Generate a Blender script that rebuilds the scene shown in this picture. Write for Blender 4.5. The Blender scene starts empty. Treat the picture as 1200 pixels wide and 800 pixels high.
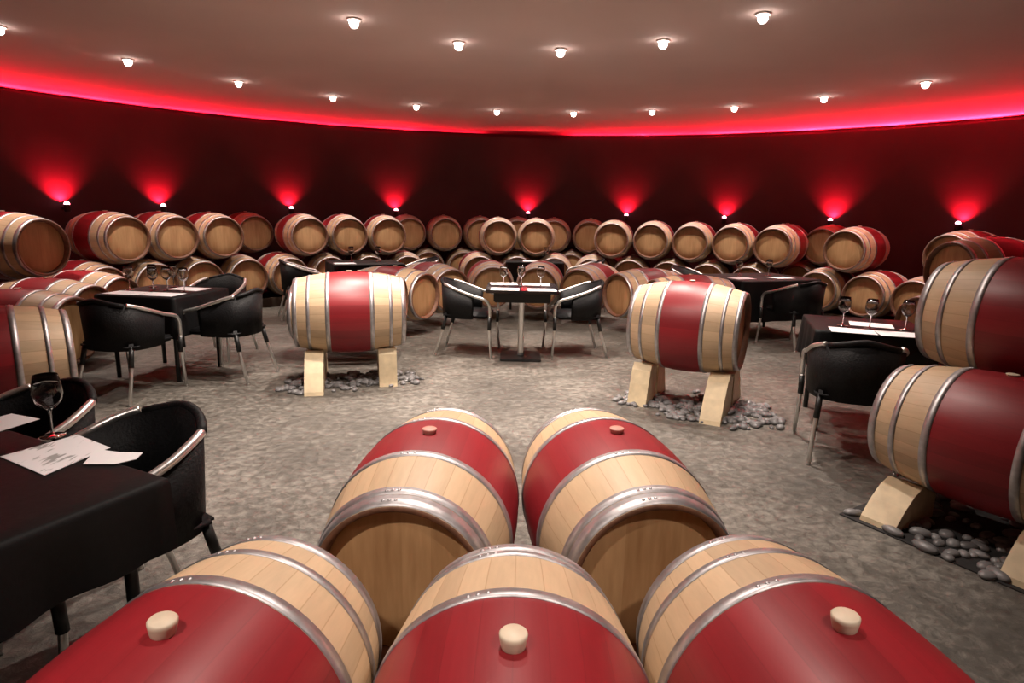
import bpy, bmesh, math, random
from mathutils import Vector, Matrix
R = math.radians
PI = math.pi
random.seed(7)
SC = bpy.context.scene
COL = SC.collection
CX, CY = 0.26, 5.0            # centre of the round cellar
ROOM_R, WALL_TOP, CEIL_Z = 7.8, 2.87, 3.0

# ------------------------------------------------------------------ materials
def new_mat(name):
    m = bpy.data.materials.new(name); m.use_nodes = True
    nt = m.node_tree; b = nt.nodes['Principled BSDF']
    return m, nt, b
def nd(nt, t, **kw):
    n = nt.nodes.new(t)
    for k, v in kw.items():
        if k in n.inputs: n.inputs[k].default_value = v
        else: setattr(n, k, v)
    return n
def ramp(nt, fac, stops):
    r = nt.nodes.new('ShaderNodeValToRGB'); e = r.color_ramp.elements
    while len(e) < len(stops): e.new(0.5)
    for el, (p, c) in zip(e, stops): el.position = p; el.color = (*c, 1)
    nt.links.new(fac, r.inputs['Fac']); return r
def bump(nt, b, h, strength, dist=0.01):
    n = nd(nt, 'ShaderNodeBump', Strength=strength, Distance=dist)
    nt.links.new(h, n.inputs['Height']); nt.links.new(n.outputs['Normal'], b.inputs['Normal'])
def plain(name, col, rough=0.5, metal=0.0, noise=0.0, scale=20, bmp=0.0):
    m, nt, b = new_mat(name)
    b.inputs['Roughness'].default_value = rough; b.inputs['Metallic'].default_value = metal
    b.inputs['Base Color'].default_value = (*col, 1)
    if noise or bmp:
        tc = nd(nt, 'ShaderNodeTexCoord'); n = nd(nt, 'ShaderNodeTexNoise', Scale=scale, Detail=5.0)
        nt.links.new(tc.outputs['Object'], n.inputs['Vector'])
        lo = tuple(c*(1-noise) for c in col); hi = tuple(min(1, c*(1+noise)) for c in col)
        r = ramp(nt, n.outputs['Fac'], [(.3, lo), (.7, hi)])
        nt.links.new(r.outputs['Color'], b.inputs['Base Color'])
        if bmp: bump(nt, b, n.outputs['Fac'], bmp)
    return m

def stave_mat(name, base, var, rough, paint=False):
    """planks running along the barrel (local X); each stave its own tone"""
    m, nt, b = new_mat(name); L = nt.links
    tc = nd(nt, 'ShaderNodeTexCoord'); sx = nd(nt, 'ShaderNodeSeparateXYZ')
    L.new(tc.outputs['Object'], sx.inputs[0])
    zc = nd(nt, 'ShaderNodeMath', operation='SUBTRACT'); L.new(sx.outputs['Z'], zc.inputs[0]); zc.inputs[1].default_value = RB
    at = nd(nt, 'ShaderNodeMath', operation='ARCTAN2'); L.new(sx.outputs['Y'], at.inputs[0]); L.new(zc.outputs[0], at.inputs[1])
    k = nd(nt, 'ShaderNodeMath', operation='MULTIPLY'); L.new(at.outputs[0], k.inputs[0]); k.inputs[1].default_value = 30/(2*PI)
    fl = nd(nt, 'ShaderNodeMath', operation='FLOOR'); L.new(k.outputs[0], fl.inputs[0])
    oi = nd(nt, 'ShaderNodeObjectInfo')
    ad = nd(nt, 'ShaderNodeMath', operation='MULTIPLY_ADD'); L.new(oi.outputs['Random'], ad.inputs[0]); ad.inputs[1].default_value = 91.; L.new(fl.outputs[0], ad.inputs[2])
    wn = nd(nt, 'ShaderNodeTexWhiteNoise', noise_dimensions='1D'); L.new(ad.outputs[0], wn.inputs['W'])
    mp = nd(nt, 'ShaderNodeMapping'); mp.inputs['Scale'].default_value = (2.5, 26, 26); L.new(tc.outputs['Object'], mp.inputs['Vector'])
    gn = nd(nt, 'ShaderNodeTexNoise', Scale=2.2, Detail=6.0, Roughness=.6); L.new(mp.outputs[0], gn.inputs['Vector'])
    mx = nd(nt, 'ShaderNodeMath', operation='MULTIPLY_ADD'); L.new(wn.outputs['Value'], mx.inputs[0]); mx.inputs[1].default_value = .45
    g2 = nd(nt, 'ShaderNodeMath', operation='MULTIPLY'); L.new(gn.outputs['Fac'], g2.inputs[0]); g2.inputs[1].default_value = .55
    L.new(g2.outputs[0], mx.inputs[2])
    lo = tuple(c*(1-var) for c in base); hi = tuple(min(1, c*(1+var*.7)) for c in base)
    r = ramp(nt, mx.outputs[0], [(.2, lo), (.8, hi)])
    # thin joint line between staves
    fr = nd(nt, 'ShaderNodeMath', operation='FRACT'); L.new(k.outputs[0], fr.inputs[0])
    s5 = nd(nt, 'ShaderNodeMath', operation='SUBTRACT'); L.new(fr.outputs[0], s5.inputs[0]); s5.inputs[1].default_value = .5
    ab = nd(nt, 'ShaderNodeMath', operation='ABSOLUTE'); L.new(s5.outputs[0], ab.inputs[0])
    jr = ramp(nt, ab.outputs[0], [(.465, (1, 1, 1)), (.495, (.86, .84, .82) if paint else (.78, .72, .66))])
    mm = nd(nt, 'ShaderNodeMix', data_type='RGBA', blend_type='MULTIPLY'); mm.inputs['Factor'].default_value = 1
    L.new(r.outputs['Color'], mm.inputs[6]); L.new(jr.outputs['Color'], mm.inputs[7])
    out = mm.outputs[2]
    if not paint:        # barrels differ a little in tone
        vr = ramp(nt, oi.outputs['Random'], [(0, (.86, .84, .82)), (1, (1.0, 1.0, 1.0))])
        m2 = nd(nt, 'ShaderNodeMix', data_type='RGBA', blend_type='MULTIPLY'); m2.inputs['Factor'].default_value = 1
        L.new(out, m2.inputs[6]); L.new(vr.outputs['Color'], m2.inputs[7]); out = m2.outputs[2]
    L.new(out, b.inputs['Base Color'])
    b.inputs['Roughness'].default_value = rough
    bump(nt, b, jr.outputs['Color'], .10, .003)
    return m

def head_mat():
    m, nt, b = new_mat('oak_head'); L = nt.links
    tc = nd(nt, 'ShaderNodeTexCoord'); sx = nd(nt, 'ShaderNodeSeparateXYZ'); L.new(tc.outputs['Object'], sx.inputs[0])
    k = nd(nt, 'ShaderNodeMath', operation='MULTIPLY'); L.new(sx.outputs['Y'], k.inputs[0]); k.inputs[1].default_value = 11
    fl = nd(nt, 'ShaderNodeMath', operation='FLOOR'); L.new(k.outputs[0], fl.inputs[0])
    oi = nd(nt, 'ShaderNodeObjectInfo')
    ad = nd(nt, 'ShaderNodeMath', operation='MULTIPLY_ADD'); L.new(oi.outputs['Random'], ad.inputs[0]); ad.inputs[1].default_value = 57.; L.new(fl.outputs[0], ad.inputs[2])
    wn = nd(nt, 'ShaderNodeTexWhiteNoise', noise_dimensions='1D'); L.new(ad.outputs[0], wn.inputs['W'])
    mp = nd(nt, 'ShaderNodeMapping'); mp.inputs['Scale'].default_value = (9, 9, 1.2); L.new(tc.outputs['Object'], mp.inputs['Vector'])
    gn = nd(nt, 'ShaderNodeTexNoise', Scale=4., Detail=6.0); L.new(mp.outputs[0], gn.inputs['Vector'])
    mx = nd(nt, 'ShaderNodeMath', operation='MULTIPLY_ADD'); L.new(wn.outputs['Value'], mx.inputs[0]); mx.inputs[1].default_value = .35; L.new(gn.outputs['Fac'], mx.inputs[2])
    r = ramp(nt, mx.outputs[0], [(.3, (.39, .21, .090)), (.95, (.60, .37, .185))])
    vr = ramp(nt, oi.outputs['Random'], [(0, (.8, .76, .7)), (1, (1.0, 1.0, 1.0))])
    m2 = nd(nt, 'ShaderNodeMix', data_type='RGBA', blend_type='MULTIPLY'); m2.inputs['Factor'].default_value = 1
    L.new(r.outputs['Color'], m2.inputs[6]); L.new(vr.outputs['Color'], m2.inputs[7])
    L.new(m2.outputs[2], b.inputs['Base Color']); b.inputs['Roughness'].default_value = .6
    fr = nd(nt, 'ShaderNodeMath', operation='FRACT'); L.new(k.outputs[0], fr.inputs[0])
    return m

def floor_mat():
    m, nt, b = new_mat('rough_concrete'); L = nt.links
    tc = nd(nt, 'ShaderNodeTexCoord')
    big = nd(nt, 'ShaderNodeTexNoise', Scale=1.1, Detail=4.0, Roughness=.6, Distortion=.6); L.new(tc.outputs['Object'], big.inputs['Vector'])
    fine = nd(nt, 'ShaderNodeTexNoise', Scale=20., Detail=9.0, Roughness=.75, Distortion=.4); L.new(tc.outputs['Object'], fine.inputs['Vector'])
    vo = nd(nt, 'ShaderNodeTexVoronoi', Scale=9., feature='F1'); L.new(tc.outputs['Object'], vo.inputs['Vector'])
    mx = nd(nt, 'ShaderNodeMath', operation='MULTIPLY_ADD'); L.new(fine.outputs['Fac'], mx.inputs[0]); mx.inputs[1].default_value = .75
    b2 = nd(nt, 'ShaderNodeMath', operation='MULTIPLY'); L.new(big.outputs['Fac'], b2.inputs[0]); b2.inputs[1].default_value = .35
    L.new(b2.outputs[0], mx.inputs[2])
    r = ramp(nt, mx.outputs[0], [(.37, (.034, .030, .025)), (.54, (.098, .088, .074)), (.70, (.26, .24, .208))])
    L.new(r.outputs['Color'], b.inputs['Base Color'])
    rr = ramp(nt, fine.outputs['Fac'], [(.3, (.32,)*3), (.7, (.62,)*3)]); L.new(rr.outputs['Color'], b.inputs['Roughness'])
    hs = nd(nt, 'ShaderNodeMath', operation='ADD'); L.new(fine.outputs['Fac'], hs.inputs[0]); L.new(vo.outputs['Distance'], hs.inputs[1])
    bump(nt, b, hs.outputs[0], .55, .03)
    return m
def paper_mat(name, ink):
    m, nt, b = new_mat(name); L = nt.links
    tc = nd(nt, 'ShaderNodeTexCoord')
    mp = nd(nt, 'ShaderNodeMapping'); mp.inputs['Scale'].default_value = (60, 14, 1); L.new(tc.outputs['Object'], mp.inputs['Vector'])
    n = nd(nt, 'ShaderNodeTexNoise', Scale=1.0, Detail=2.0); L.new(mp.outputs[0], n.inputs['Vector'])
    gr = nd(nt, 'ShaderNodeTexNoise', Scale=9.0, Detail=1.0); L.new(tc.outputs['Object'], gr.inputs['Vector'])
    mu = nd(nt, 'ShaderNodeMath', operation='MULTIPLY'); L.new(n.outputs['Fac'], mu.inputs[0]); L.new(gr.outputs['Fac'], mu.inputs[1])
    r = ramp(nt, mu.outputs[0], [(.30, (.86, .84, .86)), (.36, tuple(.86-ink*.5 for _ in range(3)))])
    L.new(r.outputs['Color'], b.inputs['Base Color']); b.inputs['Roughness'].default_value = .7
    return m
def emit(name, col, s):
    m, nt, b = new_mat(name)
    b.inputs['Base Color'].default_value = (*col, 1); b.inputs['Emission Color'].default_value = (*col, 1); b.inputs['Emission Strength'].default_value = s
    return m

# barrel dimensions (225 litre)
RB, RE, BL = 0.33, 0.270, 0.95
M = {}
M['oak'] = stave_mat('oak_staves', (.62, .445, .28), .2, .5)
M['red'] = stave_mat('wine_red_paint', (.25, .013, .019), .22, .42, paint=True)
M['chime'] = plain('oak_chime', (.17, .075, .042), .6, 0, .25, 30)
M['head'] = head_mat()
M['galv'] = plain('galvanised_steel', (.50, .48, .49), .47, .9, .2, 25)
M['bung'] = plain('pale_silicone', (.70, .58, .44), .5, 0, .08, 30)
M['bungpink'] = plain('wine_stained_silicone', (.55, .25, .20), .5, 0, .15, 30)
M['floor'] = floor_mat()
M['wall'] = plain('dark_maroon_plaster', (.050, .026, .027), .75, 0, .18, 1.3)
M['ceil'] = plain('pale_plaster', (.70, .56, .525), .85, 0, .05, .8)
M['wedge'] = plain('raw_pine', (.66, .53, .34), .6, 0, .15, 12)
M['rail'] = plain('dark_timber', (.07, .045, .03), .6, 0, .2, 9)
M['stone'] = plain('river_pebble', (.17, .165, .165), .4, 0, .45, 7)
M['bed'] = plain('black_gravel_bed', (.018, .017, .017), .8, 0, .3, 30)
M['cloth'] = plain('black_cloth', (.004, .004, .0045), .6, 0, .2, 40, .1)
M['weave'] = plain('black_woven_rattan', (.008, .008, .009), .55, 0, .3, 90, .3)
M['chrome'] = plain('brushed_steel', (.80, .78, .76), .33, .9, .05, 30)
M['black'] = plain('black_plastic', (.012, .012, .012), .45)
M['paper'] = paper_mat('white_paper', .0)
M['print'] = paper_mat('printed_paper', 1.0)
M['lamp'] = emit('downlight_lens', (1, .86, .78), 14)
M['ring'] = plain('white_trim_ring', (.7, .66, .62), .5)
M['redlamp'] = emit('red_uplight_lens', (1, .30, .40), 9)
m, nt, b = new_mat('clear_glass')
b.inputs['Transmission Weight'].default_value = 1; b.inputs['Roughness'].default_value = .02; b.inputs['IOR'].default_value = 1.45
M['glass'] = m
M['glasstop'] = plain('dark_glass_top', (.02, .02, .025), .08)

for k_ in ('cloth', 'weave'): M[k_].node_tree.nodes['Principled BSDF'].inputs['Specular IOR Level'].default_value = .22

# ------------------------------------------------------------------ mesh helpers
def mesh_obj(name, bm, mats, parent=None, smooth=True, loc=None):
    me = bpy.data.meshes.new(name); bmesh.ops.recalc_face_normals(bm, faces=bm.faces); bm.to_mesh(me); bm.free()
    for mm in (mats if isinstance(mats, (list, tuple)) else [mats]): me.materials.append(mm)
    for p in me.polygons: p.use_smooth = smooth
    o = bpy.data.objects.new(name, me); COL.objects.link(o)
    if parent: o.parent = parent
    if loc: o.location = loc
    return o
def thing(name, label, cat, loc=(0, 0, 0), rz=0, group=None):
    o = bpy.data.objects.new(name, None); COL.objects.link(o); o.empty_display_size = .1
    o.location = loc; o.rotation_euler = (0, 0, rz); o['label'] = label; o['category'] = cat
    if group: o['group'] = group
    return o
def tag(o, label, cat, group=None, kind=None):
    o['label'] = label; o['category'] = cat
    if group: o['group'] = group
    if kind: o['kind'] = kind
    return o
def dup(root, label, loc, rz=0, group=None):
    r = root.copy(); COL.objects.link(r); r.location = loc; r.rotation_euler = (0, 0, rz); r['label'] = label
    if group: r['group'] = group
    for ch in list(root.children):
        c = ch.copy(); COL.objects.link(c); c.parent = r
        for g in list(ch.children):
            d = g.copy(); COL.objects.link(d); d.parent = c
    return r
def box(bm, c, s, bev=0, rz=0):
    r = bmesh.ops.create_cube(bm, size=1, matrix=Matrix.Translation(c) @ Matrix.Rotation(rz, 4, 'Z') @ Matrix.Diagonal((*s, 1)))
    if bev:
        ed = set(e for v in r['verts'] for e in v.link_edges)
        bmesh.ops.bevel(bm, geom=list(ed), offset=bev, segments=2, affect='EDGES')
def lathe(bm, prof, n=32, axis='Z', origin=(0, 0, 0), caps=(False, False), mat_of=None):
    """prof: list of (radius, along)."""
    o = Vector(origin); rows = []
    for r, h in prof:
        row = []
        for i in range(n):
            a = 2*PI*i/n
            if axis == 'Z': p = Vector((r*math.cos(a), r*math.sin(a), h))
            else: p = Vector((h, r*math.sin(a), r*math.cos(a)))
            row.append(bm.verts.new(o+p))
        rows.append(row)
    for j in range(len(rows)-1):
        for i in range(n):
            f = bm.faces.new((rows[j][i], rows[j][(i+1) % n], rows[j+1][(i+1) % n], rows[j+1][i]))
            if mat_of: f.material_index = mat_of(j)
    if caps[0]: bm.faces.new(rows[0])
    if caps[1]: bm.faces.new(rows[-1])
    return rows
def smooth_path(pts, sub=6):
    P = [Vector(p) for p in pts]; out = []
    for i in range(len(P)-1):
        p0 = P[max(i-1, 0)]; p1 = P[i]; p2 = P[i+1]; p3 = P[min(i+2, len(P)-1)]
        for k in range(sub):
            t = k/sub
            out.append(.5*((2*p1)+(-p0+p2)*t+(2*p0-5*p1+4*p2-p3)*t*t+(-p0+3*p1-3*p2+p3)*t**3))
    out.append(P[-1]); return out
def tube(bm, pts, r, n=10):
    pts = [Vector(p) for p in pts]; rows = []; prev = None
    for i, p in enumerate(pts):
        d = (pts[min(i+1, len(pts)-1)]-pts[max(i-1, 0)]).normalized()
        if prev is None:
            u = d.cross(Vector((0, 0, 1)))
            if u.length < .1: u = d.cross(Vector((1, 0, 0)))
        else: u = prev-d*prev.dot(d)
        u.normalize(); prev = u; v = d.cross(u)
        rr = r(i/(len(pts)-1)) if callable(r) else r
        rows.append([bm.verts.new(p+(u*math.cos(2*PI*k/n)+v*math.sin(2*PI*k/n))*rr) for k in range(n)])
    for a, b_ in zip(rows, rows[1:]):
        for k in range(n): bm.faces.new((a[k], a[(k+1) % n], b_[(k+1) % n], b_[k]))
    bm.faces.new(rows[0]); bm.faces.new(rows[-1])
def prism(bm, poly, y0, y1):
    a = [bm.verts.new((x, y0, z)) for x, z in poly]; b_ = [bm.verts.new((x, y1, z)) for x, z in poly]
    n = len(poly); bm.faces.new(a); bm.faces.new(b_)
    for i in range(n): bm.faces.new((a[i], a[(i+1) % n], b_[(i+1) % n], b_[i]))

# ------------------------------------------------------------------ the room
def disc(name, r, z0, z1, mat):
    bm = bmesh.new(); lathe(bm, [(r, z0), (r, z1)], 128, origin=(CX, CY, 0), caps=(True, True))
    o = mesh_obj(name, bm, mat, smooth=False); o['kind'] = 'structure'; return o
disc('floor', 8.6, -.12, 0, M['floor'])
disc('ceiling', 8.6, CEIL_Z, CEIL_Z+.12, M['ceil'])
def arc_wall(name, a0, a1, r0, r1, z0, z1, mat):
    bm = bmesh.new(); n = 64; rows = []
    for i in range(n+1):
        a = R(a0+(a1-a0)*i/n); c, s = math.cos(a), math.sin(a)
        rows.append([bm.verts.new((CX+r*c, CY+r*s, z)) for r, z in ((r0, z0), (r1, z0), (r1, z1), (r0, z1))])
    for p, q in zip(rows, rows[1:]):
        for k in range(4): bm.faces.new((p[k], p[(k+1) % 4], q[(k+1) % 4], q[k]))
    bm.faces.new(rows[0]); bm.faces.new(rows[-1])
    o = mesh_obj(name, bm, mat, smooth=False); o['kind'] = 'structure'; return o
for nm, a0, a1 in (('wall_right', -45, 45), ('wall_back', 45, 135), ('wall_left', 135, 225), ('wall_front', 225, 315)):
    arc_wall(nm, a0, a1, ROOM_R, ROOM_R+.10, 0, WALL_TOP, M['wall'])
arc_wall('wall_outer', 0, 360, 8.45, 8.58, 0, CEIL_Z, M['wall'])

# ------------------------------------------------------------------ barrels
def rad(x):                       # barrel profile, x from the centre
    t = 2*x/BL
    return RE+(RB-RE)*(1-abs(t)**2.0)
HOOPS = {'spread': [(.002, .040), (.118, .146), (.272, .308)], 'paired': [(.002, .050), (.056, .088), (.275, .309)]}
def staves_mesh(seg):
    bm = bmesh.new(); h = BL/2; N = 30
    xs = [-h+BL*i/N for i in range(N+1)]
    xs = sorted(set([round(x, 5) for x in xs]+[-.166, .166]))
    prof = [(RE-.026, -h+.05), (RE-.018, -h)]+[(rad(x), x) for x in xs]+[(RE-.018, h), (RE-.026, h-.05)]
    def mi(j):
        x = (prof[j][1]+prof[j+1][1])/2
        if j < 2 or j >= len(prof)-3: return 2
        return 1 if abs(x) < .166 else 0
    lathe(bm, prof, seg, 'X', (0, 0, RB), mat_of=mi)
    return bm
def hoop_mesh(a, b_, side, seg, rivets=False):
    bm = bmesh.new(); h = BL/2; x0, x1 = side*(h-a), side*(h-b_); t = .0035
    lathe(bm, [(rad(x0)-.004, x0), (rad(x0)+t, x0), (rad((x0+x1)/2)+t, (x0+x1)/2), (rad(x1)+t, x1), (rad(x1)-.004, x1)], seg, 'X', (0, 0, RB))
    if rivets:
        for k in range(3):
            ang = .18+.07*k*(1 if side > 0 else -1); x = (x0+x1)/2; r = rad(x)+t
            bmesh.ops.create_icosphere(bm, subdivisions=2, radius=.0065, matrix=Matrix.Translation((x, (r-.003)*math.sin(ang), RB+(r-.003)*math.cos(ang))))
    return bm
def bung_mesh(roll, low=False, pink=False):
    bm = bmesh.new()
    k = .25 if low else .9 if roll in (0, .06, -.06) and not pink else .5
    lathe(bm, [(.020, -.012), (.024, .004*k), (.027, .022*k), (.0275, .03*k), (.024, .034*k)], 24, caps=(True, True))
    bmesh.ops.transform(bm, matrix=Matrix.Translation((0, 0, RB)) @ Matrix.Rotation(roll, 4, 'X') @ Matrix.Translation((0, 0, RB)), verts=bm.verts)
    return bm
def head_mesh(side, seg):
    bm = bmesh.new(); h = BL/2
    rows = lathe(bm, [(RE-.022, side*(h-.052)), (RE-.030, side*(h-.046)), (.12, side*(h-.045)), (.004, side*(h-.045))], seg, 'X', (0, 0, RB), caps=(False, True))
    return bm
PROTO = {}
def barrel_proto(kind, seg, bung, roll, rivets, first):
    label, loc, rz, group = first
    t = thing('wine_barrel', label, 'barrel', loc, rz, group)
    mesh_obj('staves', staves_mesh(seg), [M['oak'], M['red'], M['chime']], t)
    for s in (1, -1): mesh_obj('barrel_head', head_mesh(s, seg), M['head'], t)
    for s in (1, -1):
        for i, (a, b_) in enumerate(HOOPS[kind]): mesh_obj('hoop', hoop_mesh(a, b_, s, seg, rivets), M['galv'], t)
    mesh_obj('bung', bung_mesh(roll, seg <= 64, bung == 'bungpink'), M[bung], t)
    return t
def barrel(label, x, y, z, ang, group=None, kind='spread', seg=40, bung='bung', roll=0., rivets=False):
    """x, y: barrel centre; z: height of its axis; ang: degrees, direction the axis points."""
    key = (kind, seg, bung, round(roll, 2), rivets)
    loc = (x, y, z-RB)
    if key not in PROTO:
        PROTO[key] = barrel_proto(kind, seg, bung, roll, rivets, (label, loc, R(ang), group)); return PROTO[key]
    o = dup(PROTO[key], label, loc, R(ang))
    if group: o['group'] = group
    elif 'group' in o: del o['group']
    return o
def barrel_head_at(label, hx, hy, z, ang, **k):
    """(hx, hy): centre of the head that faces direction ang"""
    return barrel(label, hx-BL/2*math.cos(R(ang)), hy-BL/2*math.sin(R(ang)), z, ang, **k)
Z1, Z2 = .455, 1.05

G = 'barrels in the foreground cluster'
barrel('nearest oak barrel, middle of the front row of three, red band and pale bung', .015, 1.05, RB+.035, 89, G, 'paired', 72, 'bung', 0, True)
barrel('left oak barrel of the front row of three, beside the near black table', -.675, 1.07, RB+.035, 81, G, 'spread', 72, 'bung', .06, True)
barrel('right oak barrel of the front row of three, red band and pale bung', .70, 1.13, RB+.035, 98, G, 'spread', 72, 'bung', -.06, True)
barrel('left of the two red banded barrels lying just beyond the front row', -.295, 2.20, RB+.035, 86, G, 'paired', 72, 'bungpink', 0, True)
barrel('right of the two red banded barrels lying just beyond the front row', .40, 2.25, RB+.035, 98, G, 'paired', 72, 'bungpink', .001, True)

# middle pair on tall wedges
G = 'barrels around the middle alcove'
b_ = barrel('single oak barrel lying sideways on tall wedges left of the central table', -1.40, 5.38, .61, 14, G, 'spread', 56, 'bung', .0, True)
b_.scale = (.96, 1.05, 1.05); b_.location.z = .61-RB*1.05
b_ = barrel('single oak barrel lying sideways on tall wedges right of the central table', 1.40, 4.93, .63, 152, G, 'spread', 56, 'bung', .0, True)
b_.scale = (.88, 1.08, 1.08); b_.location.z = .63-RB*1.08
ALC = [(-1.23, 6.93, -6, 'barrel whose top shows just over the right half of the left sideways barrel'),
       (-1.03, 7.45, -30, 'barrel head in view directly right of the left sideways barrel'),
       (-.77, 8.0, -52, 'alcove barrel partly hidden behind the left chair of the central table'),
       (-.27, 8.47, -82, 'left of two barrels facing straight out behind the central table top'),
       (.32, 8.49, -98, 'right of two barrels facing straight out behind the central table top'),
       (.86, 8.36, -120, 'alcove barrel behind the right chair of the central table'),
       (1.30, 7.92, -148, 'round barrel head in full view right of the central table'),
       (1.62, 7.30, -166, 'barrel whose top shows just over the right sideways barrel')]
for hx, hy, a, lb in ALC: barrel_head_at(lb, hx, hy, .475, a, group=G)
barrel('barrel mostly hidden behind the left sideways barrel of the alcove', -1.68, 6.18, .475, 4, G)

# outer two-tier stacks along the wall
ORD = ['first', 'second', 'third', 'fourth', 'fifth', 'sixth', 'seventh', 'eighth', 'ninth', 'tenth', 'eleventh', 'twelfth', 'thirteenth', 'fourteenth', 'fifteenth', 'sixteenth', 'seventeenth', 'eighteenth', 'nineteenth', 'twentieth']
def ring_barrels(angs, r, z, labels, group):
    for i, a in enumerate(angs):
        hx, hy = CX+r*math.cos(R(a)), CY+r*math.sin(R(a))
        barrel_head_at(labels[i], hx, hy, z, a+180, group=group)
UA = [150.5, 144.3, 138.1, 125.7, 119.5, 113.3, 95.1, 88.9, 76.4, 70.1, 63.9, 57.7, 51.5, 41.6, 29.0]
LA = [153.6, 147.4, 141.2, 135.0, 128.8, 122.6, 116.4, 110.2, 98.3, 92.0, 85.8, 79.5, 73.2, 67.0, 60.8, 54.6, 44.7, 38.4, 32.1]
UB = [130.3, 108.3, 102.8, 97.3, 91.6, 86.1, 80.6, 53.2, 47.7]
LB = [105.5, 100.0, 94.4, 88.8, 83.3, 77.8, 50.4]
UAL = ['upper barrel with red band just right of the big dark headed barrel',
       'upper barrel directly under the second red wall light from the left',
       'upper barrel just right of the one under the second red wall light',
       'upper barrel with red band just right of the third red wall light from the left',
       'upper barrel midway between the third and fourth red wall lights from the left',
       'upper barrel just left of the fourth red wall light from the left',
       'front one of the upper barrels overlapping just left of the fifth red wall light',
       'front one of the upper barrels overlapping just right of the fifth red wall light',
       'front upper barrel just left of the sixth red wall light from the left',
       'upper barrel just right of the sixth red wall light from the left',
       'upper barrel midway between the sixth and seventh red wall lights from the left',
       'upper barrel directly under the seventh red wall light from the left',
       'upper barrel with red band midway between the seventh and eighth red wall lights',
       'upper barrel with broad red band under the eighth red wall light from the left',
       'red lit upper barrel under the rightmost red wall light']
LAL = ['sliver of a lower barrel under the left end of the red banded upper row',
       'lower barrel behind the leftmost glasses of the left alcove table',
       'lower barrel behind the right end of the left alcove table',
       'lower barrel with brown head in view just right of the left alcove table',
       'lower barrel with brown head in view left of the left sideways barrel',
       'lower barrel whose top shows just above the left end of the left sideways barrel',
       'lower barrel whose top shows below the gap between third and fourth red wall lights',
       'lower barrel whose top shows just below the fourth red wall light from the left',
       'front lower barrel behind the left chair of the central table',
       'lower barrel whose top shows directly below the fifth red wall light, left of centre',
       'lower barrel whose top shows just right of the fifth red wall light',
       'lower barrel whose top shows below the gap between fifth and sixth red wall lights',
       'dim lower barrel head just below the sixth red wall light from the left',
       'dim lower barrel head above the left end of the right sideways barrel',
       'dim lower barrel head above the middle of the right sideways barrel',
       'lower barrel whose top shows above the right end of the right sideways barrel',
       'lower barrel with head in view just right of the table behind the right sideways barrel',
       'lower barrel with head in view above the papers on the right table',
       'lower barrel partly hidden by the upper barrel of the right foreground stack']
UBL = ['upper barrel set back in the gap left of the third red wall light',
       'upper barrel set back just right of the fourth red wall light from the left',
       'lone upper barrel set back midway between the fourth and fifth red wall lights',
       'upper barrel set back behind the left of the two overlapping front barrels at centre',
       'upper barrel glimpsed between the two front barrels at the fifth red wall light',
       'upper barrel set back behind the right of the two overlapping front barrels at centre',
       'upper barrel set back midway between the fifth and sixth red wall lights',
       'sliver of an upper barrel set back behind the banded one near the seventh light',
       'upper barrel set back just left of the eighth red wall light from the left']
LBL = ['lower barrel in shade right of the fourth red wall light',
       'lower barrel in shade under the lone set back upper barrel at left of centre',
       'lower barrel in shade under the left of the two overlapping central upper barrels',
       'lower barrel in shade directly under the fifth red wall light, farther back',
       'lower barrel in shade under the right of the two overlapping central upper barrels',
       'lower barrel in shade midway between the fifth and sixth red wall lights',
       'lower barrel in shade left of the eighth red wall light']
ring_barrels(UA, 5.72, Z2, UAL, 'upper tier barrels, front rank')
ring_barrels(LA, 5.72, Z1, LAL, 'lower tier barrels, front rank')
ring_barrels(UB, 6.71, Z2, UBL, 'upper tier barrels, rear rank')
ring_barrels(LB, 6.71, Z1, LBL, 'lower tier barrels, rear rank')

# left alcove
G = 'barrels around the left alcove'
barrel('large barrel at the left edge behind the near black table, red band cut off', -3.20, 3.68, .51, 40, G, 'spread', 56, 'bung', 0, True)
barrel_head_at('barrel whose dim head shows just left of the left covered table', -3.57, 5.08, Z1, -4, group=G)
barrel_head_at('barrel whose top shows behind the left covered table, next to the dim head', -3.90, 5.82, Z1, -8, group=G)
barrel_head_at('barrel whose top shows behind the left covered table, beneath the big upper barrel', -4.06, 6.52, Z1, -12, group=G)
barrel_head_at('big upper barrel with dark rimmed head at the left edge of the frame', -4.52, 6.12, Z2, -14, group=G)

# right stack
G = 'barrels in the right stack'
barrel('lower barrel of the right foreground stack with wide red band', 2.32, 2.84, .47, -58, G, 'spread', 64, 'bung', 0, True)
barrel('upper barrel of the right foreground stack, steel hoop beside its dark red band', 2.67, 3.14, .995, -58, G, 'spread', 64, 'bung', 0, True)
barrel('lower barrel in the dark behind the right foreground stack', 3.06, 3.31, .47, -58, group=G)
G = 'barrels at the right end of the back stack'
barrel_head_at('upper barrel whose pale top shows over the right foreground stack', 4.12, 6.02, 1.02, 194, group=G)
barrel_head_at('lower barrel hidden in shade under the pale topped barrel, nearer one', 4.25, 5.68, Z1, 190, group=G)
barrel_head_at('lower barrel hidden in shade under the pale topped barrel, farther one', 4.13, 6.36, Z1, 198, group=G)

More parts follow.
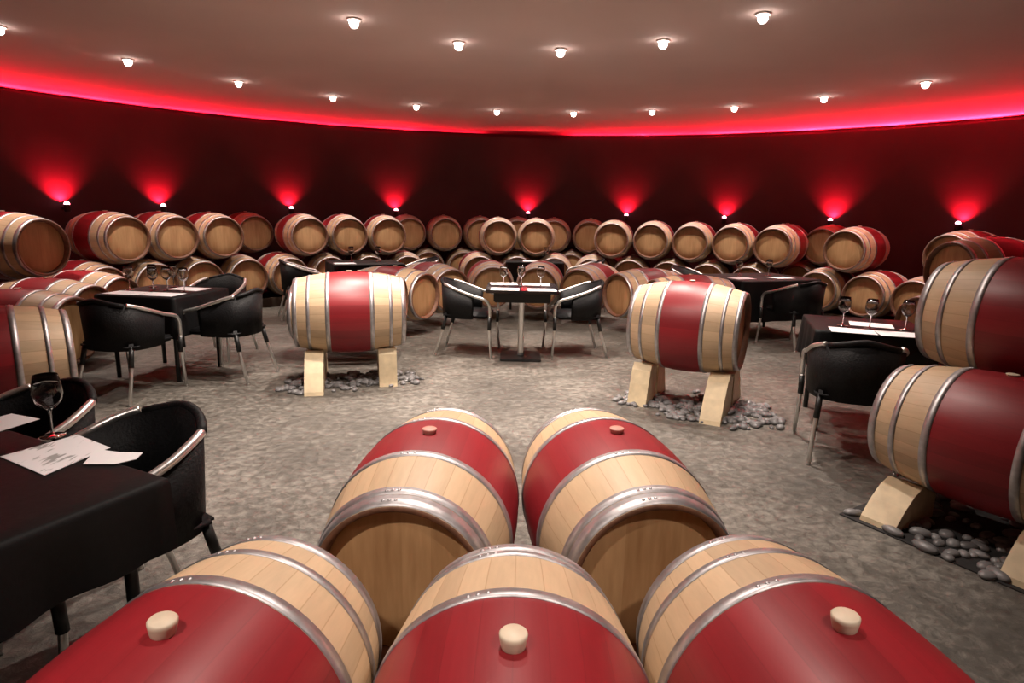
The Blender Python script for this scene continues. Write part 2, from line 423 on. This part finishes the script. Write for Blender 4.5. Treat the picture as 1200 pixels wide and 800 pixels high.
# timber rails that carry the outer stacks
def arc_rail(label, a0, a1, r, w, h):
    bm = bmesh.new(); n = 60; rows = []
    for i in range(n+1):
        a = R(a0+(a1-a0)*i/n); c, s = math.cos(a), math.sin(a)
        rows.append([bm.verts.new((CX+q*c, CY+q*s, z)) for q, z in ((r-w/2, .0), (r+w/2, .0), (r+w/2, h), (r-w/2, h))])
    for p, q in zip(rows, rows[1:]):
        for k in range(4): bm.faces.new((p[k], p[(k+1) % 4], q[(k+1) % 4], q[k]))
    bm.faces.new(rows[0]); bm.faces.new(rows[-1])
    tag(mesh_obj('timber_rail', bm, M['rail'], smooth=False), label, 'rail')
hb = Z1-rad(.25)-.006
arc_rail('dark curved timber rail on the floor under the inner ends of the back stack', 24, 156, 5.72+.175, .09, hb)
arc_rail('dark curved timber rail on the floor under the outer ends of the front rank', 24, 156, 5.72+.775, .09, hb)
arc_rail('dark curved timber rail on the floor under the rear rank of barrels', 48, 108, 6.71+.475, .09, Z1-RB-.004)

# wedges: profile runs outward (local +X) from below the barrel axis, concave against the barrel
def wedge_mesh(zc, half, x=.30, reach=.42, start=.03, grow=1.0):
    r = rad(x-half)*grow+.006; bm = bmesh.new(); top = []
    for k in range(7):
        u = start+(.17-start)*k/6; top.append((u, zc-math.sqrt(r*r-u*u)))
    e = top[-1]
    poly = [(start, 0), (reach, 0), (reach-.01, .03)]+[(reach-.01-(reach-.01-e[0])*t, .03+(e[1]-.03)*(1-(1-t)**1.6)) for t in (.33, .66)]+[e]+top[-2::-1]
    prism(bm, poly, -half, half); return bm
def wedges(spec, x, y, zc, ang, half, reach, offs=(-.30, .30), sides=(1, -1), inner=None, grow=1.0):
    a = R(ang); ax = Vector((math.cos(a), math.sin(a)))
    for o in offs:
        for s in sides:
            lab = spec.get((o, s))
            if lab is None: continue
            t = mesh_obj('wooden_wedge', wedge_mesh(zc, half, abs(o), reach if o < 0 or inner is None else inner, grow=grow), M['wedge'], smooth=False)
            t.location = (x+ax.x*o, y+ax.y*o, 0); t.rotation_euler = (0, 0, a+(PI/2 if s > 0 else -PI/2))
            tag(t, lab, 'wedge', 'wedges under barrels')
wedges({(-.30, -1): 'tall pale wedge under the outer end of the left sideways barrel', (.30, -1): 'pale wedge under the inner end of the left sideways barrel',
        (-.30, 1): 'wedge on the far side under the outer end of the left sideways barrel', (.30, 1): 'wedge on the far side under the inner end of the left sideways barrel'}, -1.40, 5.38, .61, 14, .075, .44, inner=.26, grow=1.05)
wedges({(.30, 1): 'pale wedge under the inner end of the right sideways barrel', (-.30, 1): 'long pale wedge under the outer end of the right sideways barrel',
        (.30, -1): 'wedge on the far side under the inner end of the right sideways barrel', (-.30, -1): 'wedge on the far side under the outer end of the right sideways barrel'}, 1.40, 4.93, .63, 152, .075, .46, inner=.30, grow=1.08)
wedges({(-.30, -1): 'pale wedge under the left end of the right foreground stack', (.30, -1): 'large pale wedge at the right edge under the lower stack barrel'}, 2.32, 2.84, .47, -58, .085, .40)

# pebble beds
def pebble_bed(label, pts, n, smin, smax, seed):
    rnd = random.Random(seed); bm = bmesh.new()
    P = [Vector((*p, 0)) for p in pts]
    for k in range(n):
        u, v = rnd.random(), rnd.random()
        p = (P[0]*(1-u)+P[1]*u)*(1-v)+(P[3]*(1-u)+P[2]*u)*v
        s = rnd.uniform(smin, smax); p.z = s*.32
        mt = Matrix.Translation(p) @ Matrix.Rotation(rnd.random()*6.3, 4, 'Z') @ Matrix.Rotation(rnd.uniform(-.25, .25), 4, 'X') @ Matrix.Diagonal((s*rnd.uniform(.8, 1.3), s*rnd.uniform(.6, .9), s*.5, 1))
        bmesh.ops.create_icosphere(bm, subdivisions=2, radius=1, matrix=mt)
    tag(mesh_obj('pebbles', bm, M['stone']), label, 'pebbles', kind='stuff')
def slab(name, pts, z, mat):
    bm = bmesh.new(); a = [bm.verts.new((*p, 0.0)) for p in pts]; b_ = [bm.verts.new((*p, z)) for p in pts]
    bm.faces.new(a); bm.faces.new(b_); n = len(pts)
    for i in range(n): bm.faces.new((a[i], a[(i+1) % n], b_[(i+1) % n], b_[i]))
    o = mesh_obj(name, bm, mat, smooth=False); o['kind'] = 'structure'
def bed(x, y, ang, l, w0, w1):
    a = R(ang); c, s = math.cos(a), math.sin(a)
    return [(x+c*u-s*v, y+s*u+c*v) for u, v in ((-l, w0), (l, w0), (l, w1), (-l, w1))]
def pebble_patch(label, blobs, n, smin, smax, seed):
    rnd = random.Random(seed); bm = bmesh.new()
    for k in range(n):
        bx, by, br = blobs[k % len(blobs)]
        a, rr = rnd.random()*2*PI, br*math.sqrt(rnd.random())*(1+.25*rnd.gauss(0, 1)*.5); s = rnd.uniform(smin, smax)
        p = Vector((bx+rr*math.cos(a), by+rr*math.sin(a), s*.32))
        mt = Matrix.Translation(p) @ Matrix.Rotation(rnd.random()*6.3, 4, 'Z') @ Matrix.Rotation(rnd.uniform(-.25, .25), 4, 'X') @ Matrix.Diagonal((s*rnd.uniform(.8, 1.3), s*rnd.uniform(.6, .9), s*.55, 1))
        bmesh.ops.create_icosphere(bm, subdivisions=2, radius=1, matrix=mt)
    tag(mesh_obj('pebbles', bm, M['stone']), label, 'pebbles', kind='stuff')
pebble_patch('grey river pebbles around the wedges of the left sideways barrel', [(-1.74, 5.12, .20), (-1.78, 5.34, .17), (-1.45, 5.35, .30), (-1.05, 5.45, .22)], 330, .018, .042, 1)
pebble_patch('grey river pebbles around the wedges of the right sideways barrel', [(1.76, 4.52, .24), (1.36, 4.70, .26), (1.62, 4.90, .26), (1.08, 4.98, .2), (1.86, 4.76, .2)], 400, .018, .044, 2)
q = bed(2.52, 2.58, -58, .80, -.46, .42); slab('trim_1', q, .006, M['bed']); pebble_bed('dark pebbles in the strip under the right foreground stack', q, 260, .022, .05, 3)

# ------------------------------------------------------------------ tables
def table_base(t, h, w, d):
    bm = bmesh.new(); box(bm, (0, 0, h-.016), (w, d, .03), .006); mesh_obj('tabletop', bm, M['black'], t, False)
    for sx in (-1, 1):
        for sy in (-1, 1):
            bm = bmesh.new(); tube(bm, [(sx*(w/2-.07), sy*(d/2-.07), 0), (sx*(w/2-.07), sy*(d/2-.07), h-.03)], .018); mesh_obj('leg', bm, M['black'], t)
def cloth_mesh(w, d, h, drop, seed):
    """flat top, rounded edge, gently folded skirt"""
    rnd = random.Random(seed); bm = bmesh.new(); ring = []
    n = 28; per = []
    for i in range(n): per.append((-w/2+w*i/n, -d/2))
    for i in range(n): per.append((w/2, -d/2+d*i/n))
    for i in range(n): per.append((w/2-w*i/n, d/2))
    for i in range(n): per.append((-w/2, d/2-d*i/n))
    ph = rnd.random()*6
    levels = [(0, 0), (.012, -.004), (.016, -.02), (.017, -drop*.35), (.018, -drop*.7), (.018, -drop)]
    rows = []
    for k, (o, z) in enumerate(levels):
        row = []
        for i, (x, y) in enumerate(per):
            l = math.hypot(x/(w/2), y/(d/2)); f = max(0, k-2)/3
            wob = f*(.014*math.sin(i*.75+ph)+.010*math.sin(i*.31+2*ph))
            corner = (abs(x)/(w/2)*abs(y)/(d/2))**8*f*.012
            s = o+wob+corner
            row.append(bm.verts.new((x+(s if abs(abs(x)-w/2) < 1e-6 else 0)*(1 if x > 0 else -1), y+(s if abs(abs(y)-d/2) < 1e-6 else 0)*(1 if y > 0 else -1), h+z)))
        rows.append(row)
    N = len(per)
    for p, q in zip(rows, rows[1:]):
        for i in range(N): bm.faces.new((p[i], p[(i+1) % N], q[(i+1) % N], q[i]))
    bm.faces.new(rows[0]); return bm
def covered_table(x, y, rz, w, d, h, drop, lab, clab, seed):
    t = thing('dining_table', lab, 'table', (x, y, 0), R(rz), 'black covered tables'); table_base(t, h, w, d)
    c = mesh_obj('tablecloth', cloth_mesh(w, d, h+.004, drop, seed), M['cloth']); c.location = (x, y, 0); c.rotation_euler = (0, 0, R(rz))
    tag(c, clab, 'tablecloth', 'black tablecloths')
T1 = dict(x=-1.66, y=1.53, rz=-26, w=1.15, d=.92)
covered_table(-1.70, 1.50, -26, 1.15, .92, .735, .22, 'dining table at the lower left corner under a black cloth', 'black tablecloth on the near table at the lower left corner', 1)
covered_table(-3.08, 5.54, -10, .72, .70, .735, .34, 'dining table in the left alcove under a black cloth', 'black tablecloth on the left alcove table, set with glasses', 2)
covered_table(3.10, 8.05, 22, 1.20, .85, .735, .50, 'dining table before the back stack on the right under a black cloth', 'black tablecloth hanging low on the table behind the right sideways barrel', 3)
covered_table(2.56, 4.52, -18, .72, .72, .735, .30, 'dining table behind the right foreground stack under a black cloth', 'black tablecloth with bright papers behind the right foreground stack', 4)
covered_table(-2.10, 8.94, 25, .94, .74, .735, .34, 'dining table before the back stack on the left under a black cloth', 'black tablecloth on the table behind the left sideways barrel', 5)
covered_table(.32, 9.82, 0, .85, .50, .735, .30, 'small table far behind the central table under a cloth', 'cloth on the small table far behind the central table', 6)
# central square table on a pedestal
t = thing('dining_table', 'square central table on a steel pedestal between two chairs', 'table', (.09, 6.42, 0), 0)
bm = bmesh.new(); box(bm, (0, 0, .725), (.72, .72, .03), .008); mesh_obj('tabletop', bm, M['glasstop'], t, False)
bm = bmesh.new(); box(bm, (0, 0, .66), (.56, .56, .10), .01); mesh_obj('apron', bm, M['black'], t, False)
bm = bmesh.new(); lathe(bm, [(.035, .02), (.030, .06), (.030, .62), (.05, .64)], 20, caps=(True, True)); mesh_obj('pedestal', bm, M['chrome'], t)
bm = bmesh.new(); box(bm, (0, 0, .012), (.42, .42, .024), .008); mesh_obj('base_plate', bm, M['black'], t, False)

# ------------------------------------------------------------------ armchairs
CH = {}
def chair_parts(t):
    # faces local +Y
    bm = bmesh.new(); rows = []
    box(bm, (0, .0, .43), (.46, .46, .05), .02); mesh_obj('seat', bm, M['weave'], t)
    # wrapped back and sides: thin curved shell
    bm = bmesh.new(); N = 24; inner, outer = [], []
    path = smooth_path([(.262, .10, 0), (.265, -.06, 0), (.22, -.20, 0), (.10, -.275, 0), (0, -.285, 0), (-.10, -.275, 0), (-.22, -.20, 0), (-.265, -.06, 0), (-.262, .10, 0)], 4)
    tops = []
    for i, p in enumerate(path):
        u = abs(2*i/(len(path)-1)-1)                     # 0 at the back, 1 at the arm fronts
        top = .785-.15*u**1.5; bot = .40
        d = Vector((p.x, p.y*1.0+.02, 0)).normalized()
        q0 = Vector((p.x*.94, p.y*.94, bot)); q1 = Vector((p.x, p.y, top)); q2 = Vector((p.x-d.x*.022, p.y-d.y*.022, top)); q3 = Vector((p.x*.94-d.x*.02, p.y*.94-d.y*.02, bot))
        rows.append([bm.verts.new(v) for v in (q0, q1, q2, q3)])
    for a, b_ in zip(rows, rows[1:]):
        for k in range(4): bm.faces.new((a[k], a[(k+1) % 4], b_[(k+1) % 4], b_[k]))
    bm.faces.new(rows[0]); bm.faces.new(rows[-1]); 
    tube(bm, [Vector((p.x*.98, p.y*.98, .785-.15*abs(2*i/(len(path)-1)-1)**1.5)) for i, p in enumerate(path)][9:-9], .017, 8)
    mesh_obj('backrest', bm, M['weave'], t)
    for s in (1, -1):
        bm = bmesh.new()
        tube(bm, smooth_path([(s*.205, -.213, .748), (s*.238, -.15, .728), (s*.262, -.06, .694), (s*.264, .10, .640), (s*.264, .21, .610), (s*.262, .255, .565), (s*.258, .265, .52), (s*.256, .268, .44)], 5), .0155, 10)
        mesh_obj('arm_rail', bm, M['chrome'], t)
        bm = bmesh.new(); tube(bm, [(s*.256, .268, .44), (s*.252, .262, .30), (s*.262, .285, .014)], .0135, 10)
        bmesh.ops.create_cube(bm, size=.02, matrix=Matrix.Translation((s*.262, .285, .010)))
        lg = mesh_obj('leg', bm, M['chrome'], t)
        bm = bmesh.new(); tube(bm, [(s*.2555, .267, .43), (s*.252, .262, .30)], .019, 10); mesh_obj('leg_sleeve', bm, M['black'], lg)
        bm = bmesh.new(); tube(bm, [(s*.20, -.20, .43), (s*.215, -.24, .25), (s*.235, -.31, .014)], .0135, 10)
        bmesh.ops.create_cube(bm, size=.02, matrix=Matrix.Translation((s*.235, -.31, .010)))
        lg = mesh_obj('leg', bm, M['chrome'], t)
        bm = bmesh.new(); tube(bm, [(s*.20, -.20, .43), (s*.212, -.232, .28)], .019, 10); mesh_obj('leg_sleeve', bm, M['black'], lg)
def chair(label, x, y, face):
    out = 0 if 'central table, bright' in label else .03 if 'near left' in label else .11     # drawn back from the table edge
    x -= out*math.cos(R(face)); y -= out*math.sin(R(face))
    if not CH:
        t = thing('armchair', label, 'chair', (x, y, 0), R(face-90), 'black woven armchairs'); chair_parts(t); CH['c'] = t; return t
    return dup(CH['c'], label, (x, y, 0), R(face-90))
chair('black woven armchair at the near left table, nearest the foreground barrels', -1.34, 1.92, -124)
chair('black armchair at the far side of the near left table, beside the glass', -1.89, 2.18, -116)
chair('black armchair with its back to us at the front of the left alcove table', -3.0, 4.96, 80)
chair('black armchair at the right end of the left alcove table, leg in the light', -2.60, 5.46, 170)
chair('black armchair on the far side of the left alcove table, dark rounded back', -2.98, 6.14, -96)
chair('armchair on the left of the central table, bright steel arms', -.46, 6.60, -8)
chair('armchair on the right of the central table, bright steel arms', .66, 6.66, 188)
chair('black armchair turned to the table behind the right sideways barrel, steel legs showing', 3.26, 7.42, 110)
chair('black armchair at the left end of the table behind the right sideways barrel', 2.56, 8.66, -40)
chair('black armchair with its back to us left of the right foreground stack', 2.20, 4.00, 72)
chair('black armchair at the left end of the table behind the left sideways barrel', -2.76, 8.60, 25)
chair('armchair at the right end of the table behind the left sideways barrel', -1.50, 9.36, 212)
chair('armchair at the right side of the small table far behind the central table', 1.0, 9.84, 180)

# ------------------------------------------------------------------ things on the tables
TT = .7415
def sheet(label, pts, mat, name='paper_sheet', lift=0):
    cx = sum(p[0] for p in pts)/len(pts); cy = sum(p[1] for p in pts)/len(pts)
    bm = bmesh.new(); z0 = 0.0; z1 = .0015
    a = [bm.verts.new((p[0]-cx, p[1]-cy, z0)) for p in pts]; b_ = [bm.verts.new((p[0]-cx, p[1]-cy, z1)) for p in pts]
    bm.faces.new(a); bm.faces.new(b_); n = len(pts)
    for i in range(n): bm.faces.new((a[i], a[(i+1) % n], b_[(i+1) % n], b_[i]))
    o = mesh_obj(name, bm, M[mat], smooth=False, loc=(cx, cy, TT+lift)); tag(o, label, 'paper', 'papers on the tables')
sheet('white printed sheet lying flat in the middle of the near left table', [(-1.53, 1.78), (-1.43, 1.975), (-1.255, 1.87), (-1.305, 1.655)], 'print')
sheet('smaller white paper with a rounded edge at the right of the printed sheet', [(-1.25, 1.735), (-1.285, 1.85), (-1.20, 1.83), (-1.13, 1.83), (-1.12, 1.78), (-1.16, 1.74)], 'paper', lift=.0018)
sheet('white paper cut by the left edge of the frame beside the wine glass', [(-1.86, 2.02), (-1.80, 2.17), (-1.66, 2.12), (-1.70, 1.985)], 'paper')
for lb, (x, y), rz in (('left white sheet on the front edge of the central table', (-.08, 6.16), 0), ('right white sheet on the front edge of the central table', (.28, 6.16), 4),
                       ('white sheet on the right side of the central table near its back', (.24, 6.62), -3), ('white sheet on the left side of the central table near its back', (-.10, 6.62), 5),
                       ('white paper at the front left of the left alcove table', (-3.28, 5.32), -10), ('white paper at the front right of the left alcove table', (-2.96, 5.28), -8),
                       ('white paper at the far right corner of the left alcove table', (-2.92, 5.66), -14),
                       ('white paper at the left of the table behind the right foreground stack', (2.33, 4.26), -20), ('bright white paper in the middle of the table behind the right foreground stack', (2.60, 4.16), -16),
                       ('white paper at the back of the table behind the right foreground stack', (2.60, 4.52), -25),
                       ('white paper on the table behind the right sideways barrel, left', (2.80, 7.75), 22), ('white paper on the table behind the right sideways barrel, right', (3.35, 7.92), 22),
                       ('white paper on the table behind the left sideways barrel', (-2.30, 8.62), 25),
                       ('white paper on the small table far behind the central table', (.28, 9.72), 0)):
    c, s = math.cos(R(rz)), math.sin(R(rz))
    z = .741 if 6.0 < y < 6.8 else TT
    hw = .155 if x < -2.9 and y < 6 else .14
    sheet(lb, [(x+c*u-s*v, y+s*u+c*v) for u, v in ((-hw, -.10), (hw, -.10), (hw, .10), (-hw, .10))], 'paper', lift=z-TT)
def glass_parts(t):
    bm = bmesh.new()
    lathe(bm, [(.036, .0), (.036, .002), (.006, .006), (.0042, .02), (.0042, .085), (.010, .094)], 24, caps=(True, False)); s = mesh_obj('stem', bm, M['glass'], t)
    bm = bmesh.new()
    lathe(bm, [(.002, .094), (.018, .098), (.036, .118), (.043, .145), (.040, .178), (.034, .208), (.0328, .208), (.0388, .178), (.0415, .145), (.0345, .120), (.017, .101), (.002, .098)], 28); mesh_obj('bowl', bm, M['glass'], t)
GL = {}
def wine_glass(label, x, y, z=None):
    z = z if z is not None else TT
    if not GL:
        GL['g'] = thing('wine_glass', label, 'glass', (x, y, z), 0, 'wine glasses'); glass_parts(GL['g'])
    else: dup(GL['g'], label, (x, y, z))
wine_glass('large wine glass at the far edge of the near left table', -1.50, 1.96)
for lb, x, y in (('wine glass at the front left of the left alcove table', -3.36, 5.50), ('wine glass at the middle of the left alcove table', -3.14, 5.48),
                 ('wine glass beside the middle glass of the left alcove table', -3.04, 5.52), ('wine glass at the back left of the left alcove table', -3.28, 5.72),
                 ('wine glass at the back of the left alcove table near its middle', -3.10, 5.74), ('wine glass at the right of the left alcove table', -2.86, 5.46),
                 ('wine glass at the left of the table behind the right foreground stack', 2.36, 4.46), ('wine glass in the middle of the table behind the right foreground stack', 2.50, 4.36),
                 ('wine glass at the back right of the table behind the right foreground stack', 2.74, 4.34),
                 ('wine glass on the left of the table behind the right sideways barrel', 2.85, 8.02), ('wine glass on the right of the table behind the right sideways barrel', 3.30, 8.20),
                 ('wine glass on the left of the table behind the left sideways barrel', -2.30, 8.98), ('wine glass on the right of the table behind the left sideways barrel', -1.95, 9.12),
                 ('wine glass on the small table far behind the central table', .50, 9.84)):
    wine_glass(lb, x, y)
for lb, x, y in (('wine glass at the left of the central table', -.10, 6.40), ('wine glass in the middle of the central table', .08, 6.46), ('wine glass at the right of the central table', .28, 6.42)):
    wine_glass(lb, x, y, .7405)

# ------------------------------------------------------------------ lamps
DL = {}
def spot(name, loc, energy, col, size, blend, target, radius=.03):
    l = bpy.data.lights.new(name, 'SPOT'); l.energy = energy; l.color = col; l.spot_size = R(size); l.spot_blend = blend; l.shadow_soft_size = radius
    o = bpy.data.objects.new(name, l); COL.objects.link(o); o.location = loc
    o.rotation_euler = (Vector(target)-Vector(loc)).to_track_quat('-Z', 'Y').to_euler(); return o
WARM = (1.0, .86, .76)
def downlight(label, x, y, power, fixture=True):
    if fixture:
        if not DL:
            t = thing('ceiling_downlight', label, 'ceiling light', (x, y, CEIL_Z), 0, 'ceiling downlights'); DL['d'] = t
            bm = bmesh.new(); lathe(bm, [(.058, 0), (.060, -.008), (.052, -.014), (.048, -.010), (.048, -.001)], 28); mesh_obj('trim_ring', bm, M['ring'], t)
            bm = bmesh.new(); lathe(bm, [(.026, -.008), (.036, -.020), (.039, -.036), (.034, -.054), (.021, -.068), (.002, -.072)], 24, caps=(True, True)); mesh_obj('lens', bm, M['lamp'], t)
        else: dup(DL['d'], label, (x, y, CEIL_Z))
    spot('downlight_and_fill_lamp', (x, y, CEIL_Z-.10), power, WARM, 102, .9, (x, y, 0), .045)
P1, P2 = 120, 230
INNER = [('far left', -1.35, 5.58), ('left of centre', -.55, 6.24), ('centre', .40, 6.41), ('right of centre', 1.28, 6.02), ('far right', 1.85, 5.20)]
for nm, x, y in INNER: downlight('bright ceiling downlight of the inner ring, %s' % nm, x, y, P2)
for k in range(5, 10):                       # the rest of the inner ring, above and behind the frame
    a = R(13+35.5*k); downlight('', CX+1.72*math.cos(a), CY+1.68*math.sin(a), P2*(.2 if k == 9 else .4 if k == 8 else 1), False)
OUTER = [(-4.62, 6.04), (-4.20, 7.25), (-3.48, 8.35), (-2.57, 9.30), (-1.50, 9.90), (-.31, 10.24), (.87, 10.24), (2.01, 9.90), (3.07, 9.42), (3.91, 8.53), (4.55, 7.50)]
for i, (x, y) in enumerate(OUTER): downlight('small ceiling downlight of the outer ring, %s from the left' % ORD[i], x, y, P1)
for lx, tx, ty, cone, pw in ((-1.0, -.8, 1.15, 62, 150), (1.15, .6, .95, 50, 120)): spot('downlight_and_fill_lamp', (lx, -.05, CEIL_Z-.10), pw, WARM, cone, 1.0, (tx, ty, .5), .045)  # unseen fill spots added above the camera, aimed at front barrels and near papers
spot('downlight_and_fill_lamp', (.0, 2.0, CEIL_Z-.07), 100, WARM, 84, 1.0, (.05, 1.5, 0), .045)  # another added fill spot without a fixture, brightens the foreground barrels from above
RED = (1.0, .008, .028)
UL = {}
UPA = [148.5, 138.7, 123.4, 109.2, 90.0, 75.7, 62.2, 49.0, 35.4]
UPP = [150, 100, 85, 95, 100, 110, 85, 160, 110]
for i, a in enumerate(UPA):
    ra = R(a); c, s = math.cos(ra), math.sin(ra); r = ROOM_R-.16; x, y, z = CX+r*c, CY+r*s, 1.44
    lb = 'red wall uplight glowing above the barrels, %s from the left' % ORD[i]
    if not UL:
        t = thing('wall_uplight', lb, 'wall light', (x, y, z), ra, 'red wall uplights'); UL['u'] = t
        bm = bmesh.new(); lathe(bm, [(.034, -.10), (.040, -.09), (.042, .0), (.038, .004)], 24, caps=(True, True)); mesh_obj('housing', bm, M['black'], t)
        bm = bmesh.new(); lathe(bm, [(.037, .003), (.034, .022), (.022, .038), (.003, .044)], 24, caps=(True, True)); mesh_obj('lens', bm, M['redlamp'], t)
        bm = bmesh.new(); box(bm, (.085, 0, -.05), (.095, .03, .03), .004); mesh_obj('bracket', bm, M['black'], t, False)
    else: dup(UL['u'], lb, (x, y, z), ra)
    spot('uplight_lamp', (x+.07*c, y+.07*s, z+.03), UPP[i]*.95, RED, 116, 1.0, (x+.16*c, y+.16*s, z+.21), .02)

# red strip lights lying in the cove behind the top of the wall
COVE = 2.6
def cove(a, energy, length=1.5):
    l = bpy.data.lights.new('cove_lamp', 'AREA'); l.shape = 'RECTANGLE'; l.size = length; l.size_y = .05; l.energy = energy*COVE; l.color = RED
    o = bpy.data.objects.new('cove_lamp', l); COL.objects.link(o); ra = R(a); r = ROOM_R+.52
    o.location = (CX+r*math.cos(ra), CY+r*math.sin(ra), WALL_TOP-.02)
    d = Vector((-math.cos(ra), -math.sin(ra), .35)); o.rotation_euler = d.to_track_quat('-Z', 'X').to_euler()
    q = d.to_track_quat('-Z', 'Y'); o.rotation_euler = q.to_euler()
for a, e in ((176, 16), (165, 18), (154, 20), (143, 17), (132, 13), (121, 10), (111, 9), (102, 4),
             (79, 9), (70, 12), (60, 22), (50, 34), (40, 42), (30, 40), (20, 34), (9, 24)):
    cove(a, e)

# ------------------------------------------------------------------ world, camera, view
w = bpy.data.worlds.new('World'); SC.world = w; w.use_nodes = True
w.node_tree.nodes['Background'].inputs['Color'].default_value = (.02, .012, .012, 1); w.node_tree.nodes['Background'].inputs['Strength'].default_value = .3
cam = bpy.data.cameras.new('camera'); co = bpy.data.objects.new('camera', cam); COL.objects.link(co)
cam.sensor_fit = 'HORIZONTAL'; cam.sensor_width = 36; cam.lens = 740/1200*36; cam.clip_start = .05; cam.clip_end = 100
PITCH, ROLL = .205, .022
fwd = Vector((0, math.cos(PITCH), -math.sin(PITCH))); up0 = Vector((0, math.sin(PITCH), math.cos(PITCH))); rt = Vector((1, 0, 0))
X = rt*math.cos(ROLL)+up0*math.sin(ROLL); Y = -rt*math.sin(ROLL)+up0*math.cos(ROLL); Zc = -fwd
mw = Matrix.Identity(4)
for i in range(3): mw[i][0], mw[i][1], mw[i][2] = X[i], Y[i], Zc[i]
mw[2][3] = 1.5
co.matrix_world = mw; SC.camera = co
vs = SC.view_settings; vs.view_transform = 'Standard'; vs.look = 'None'; vs.gamma = 1; vs.use_curve_mapping = False; vs.exposure = 0.42
SC.cycles.use_denoising = True
SC.cycles.max_bounces = 8
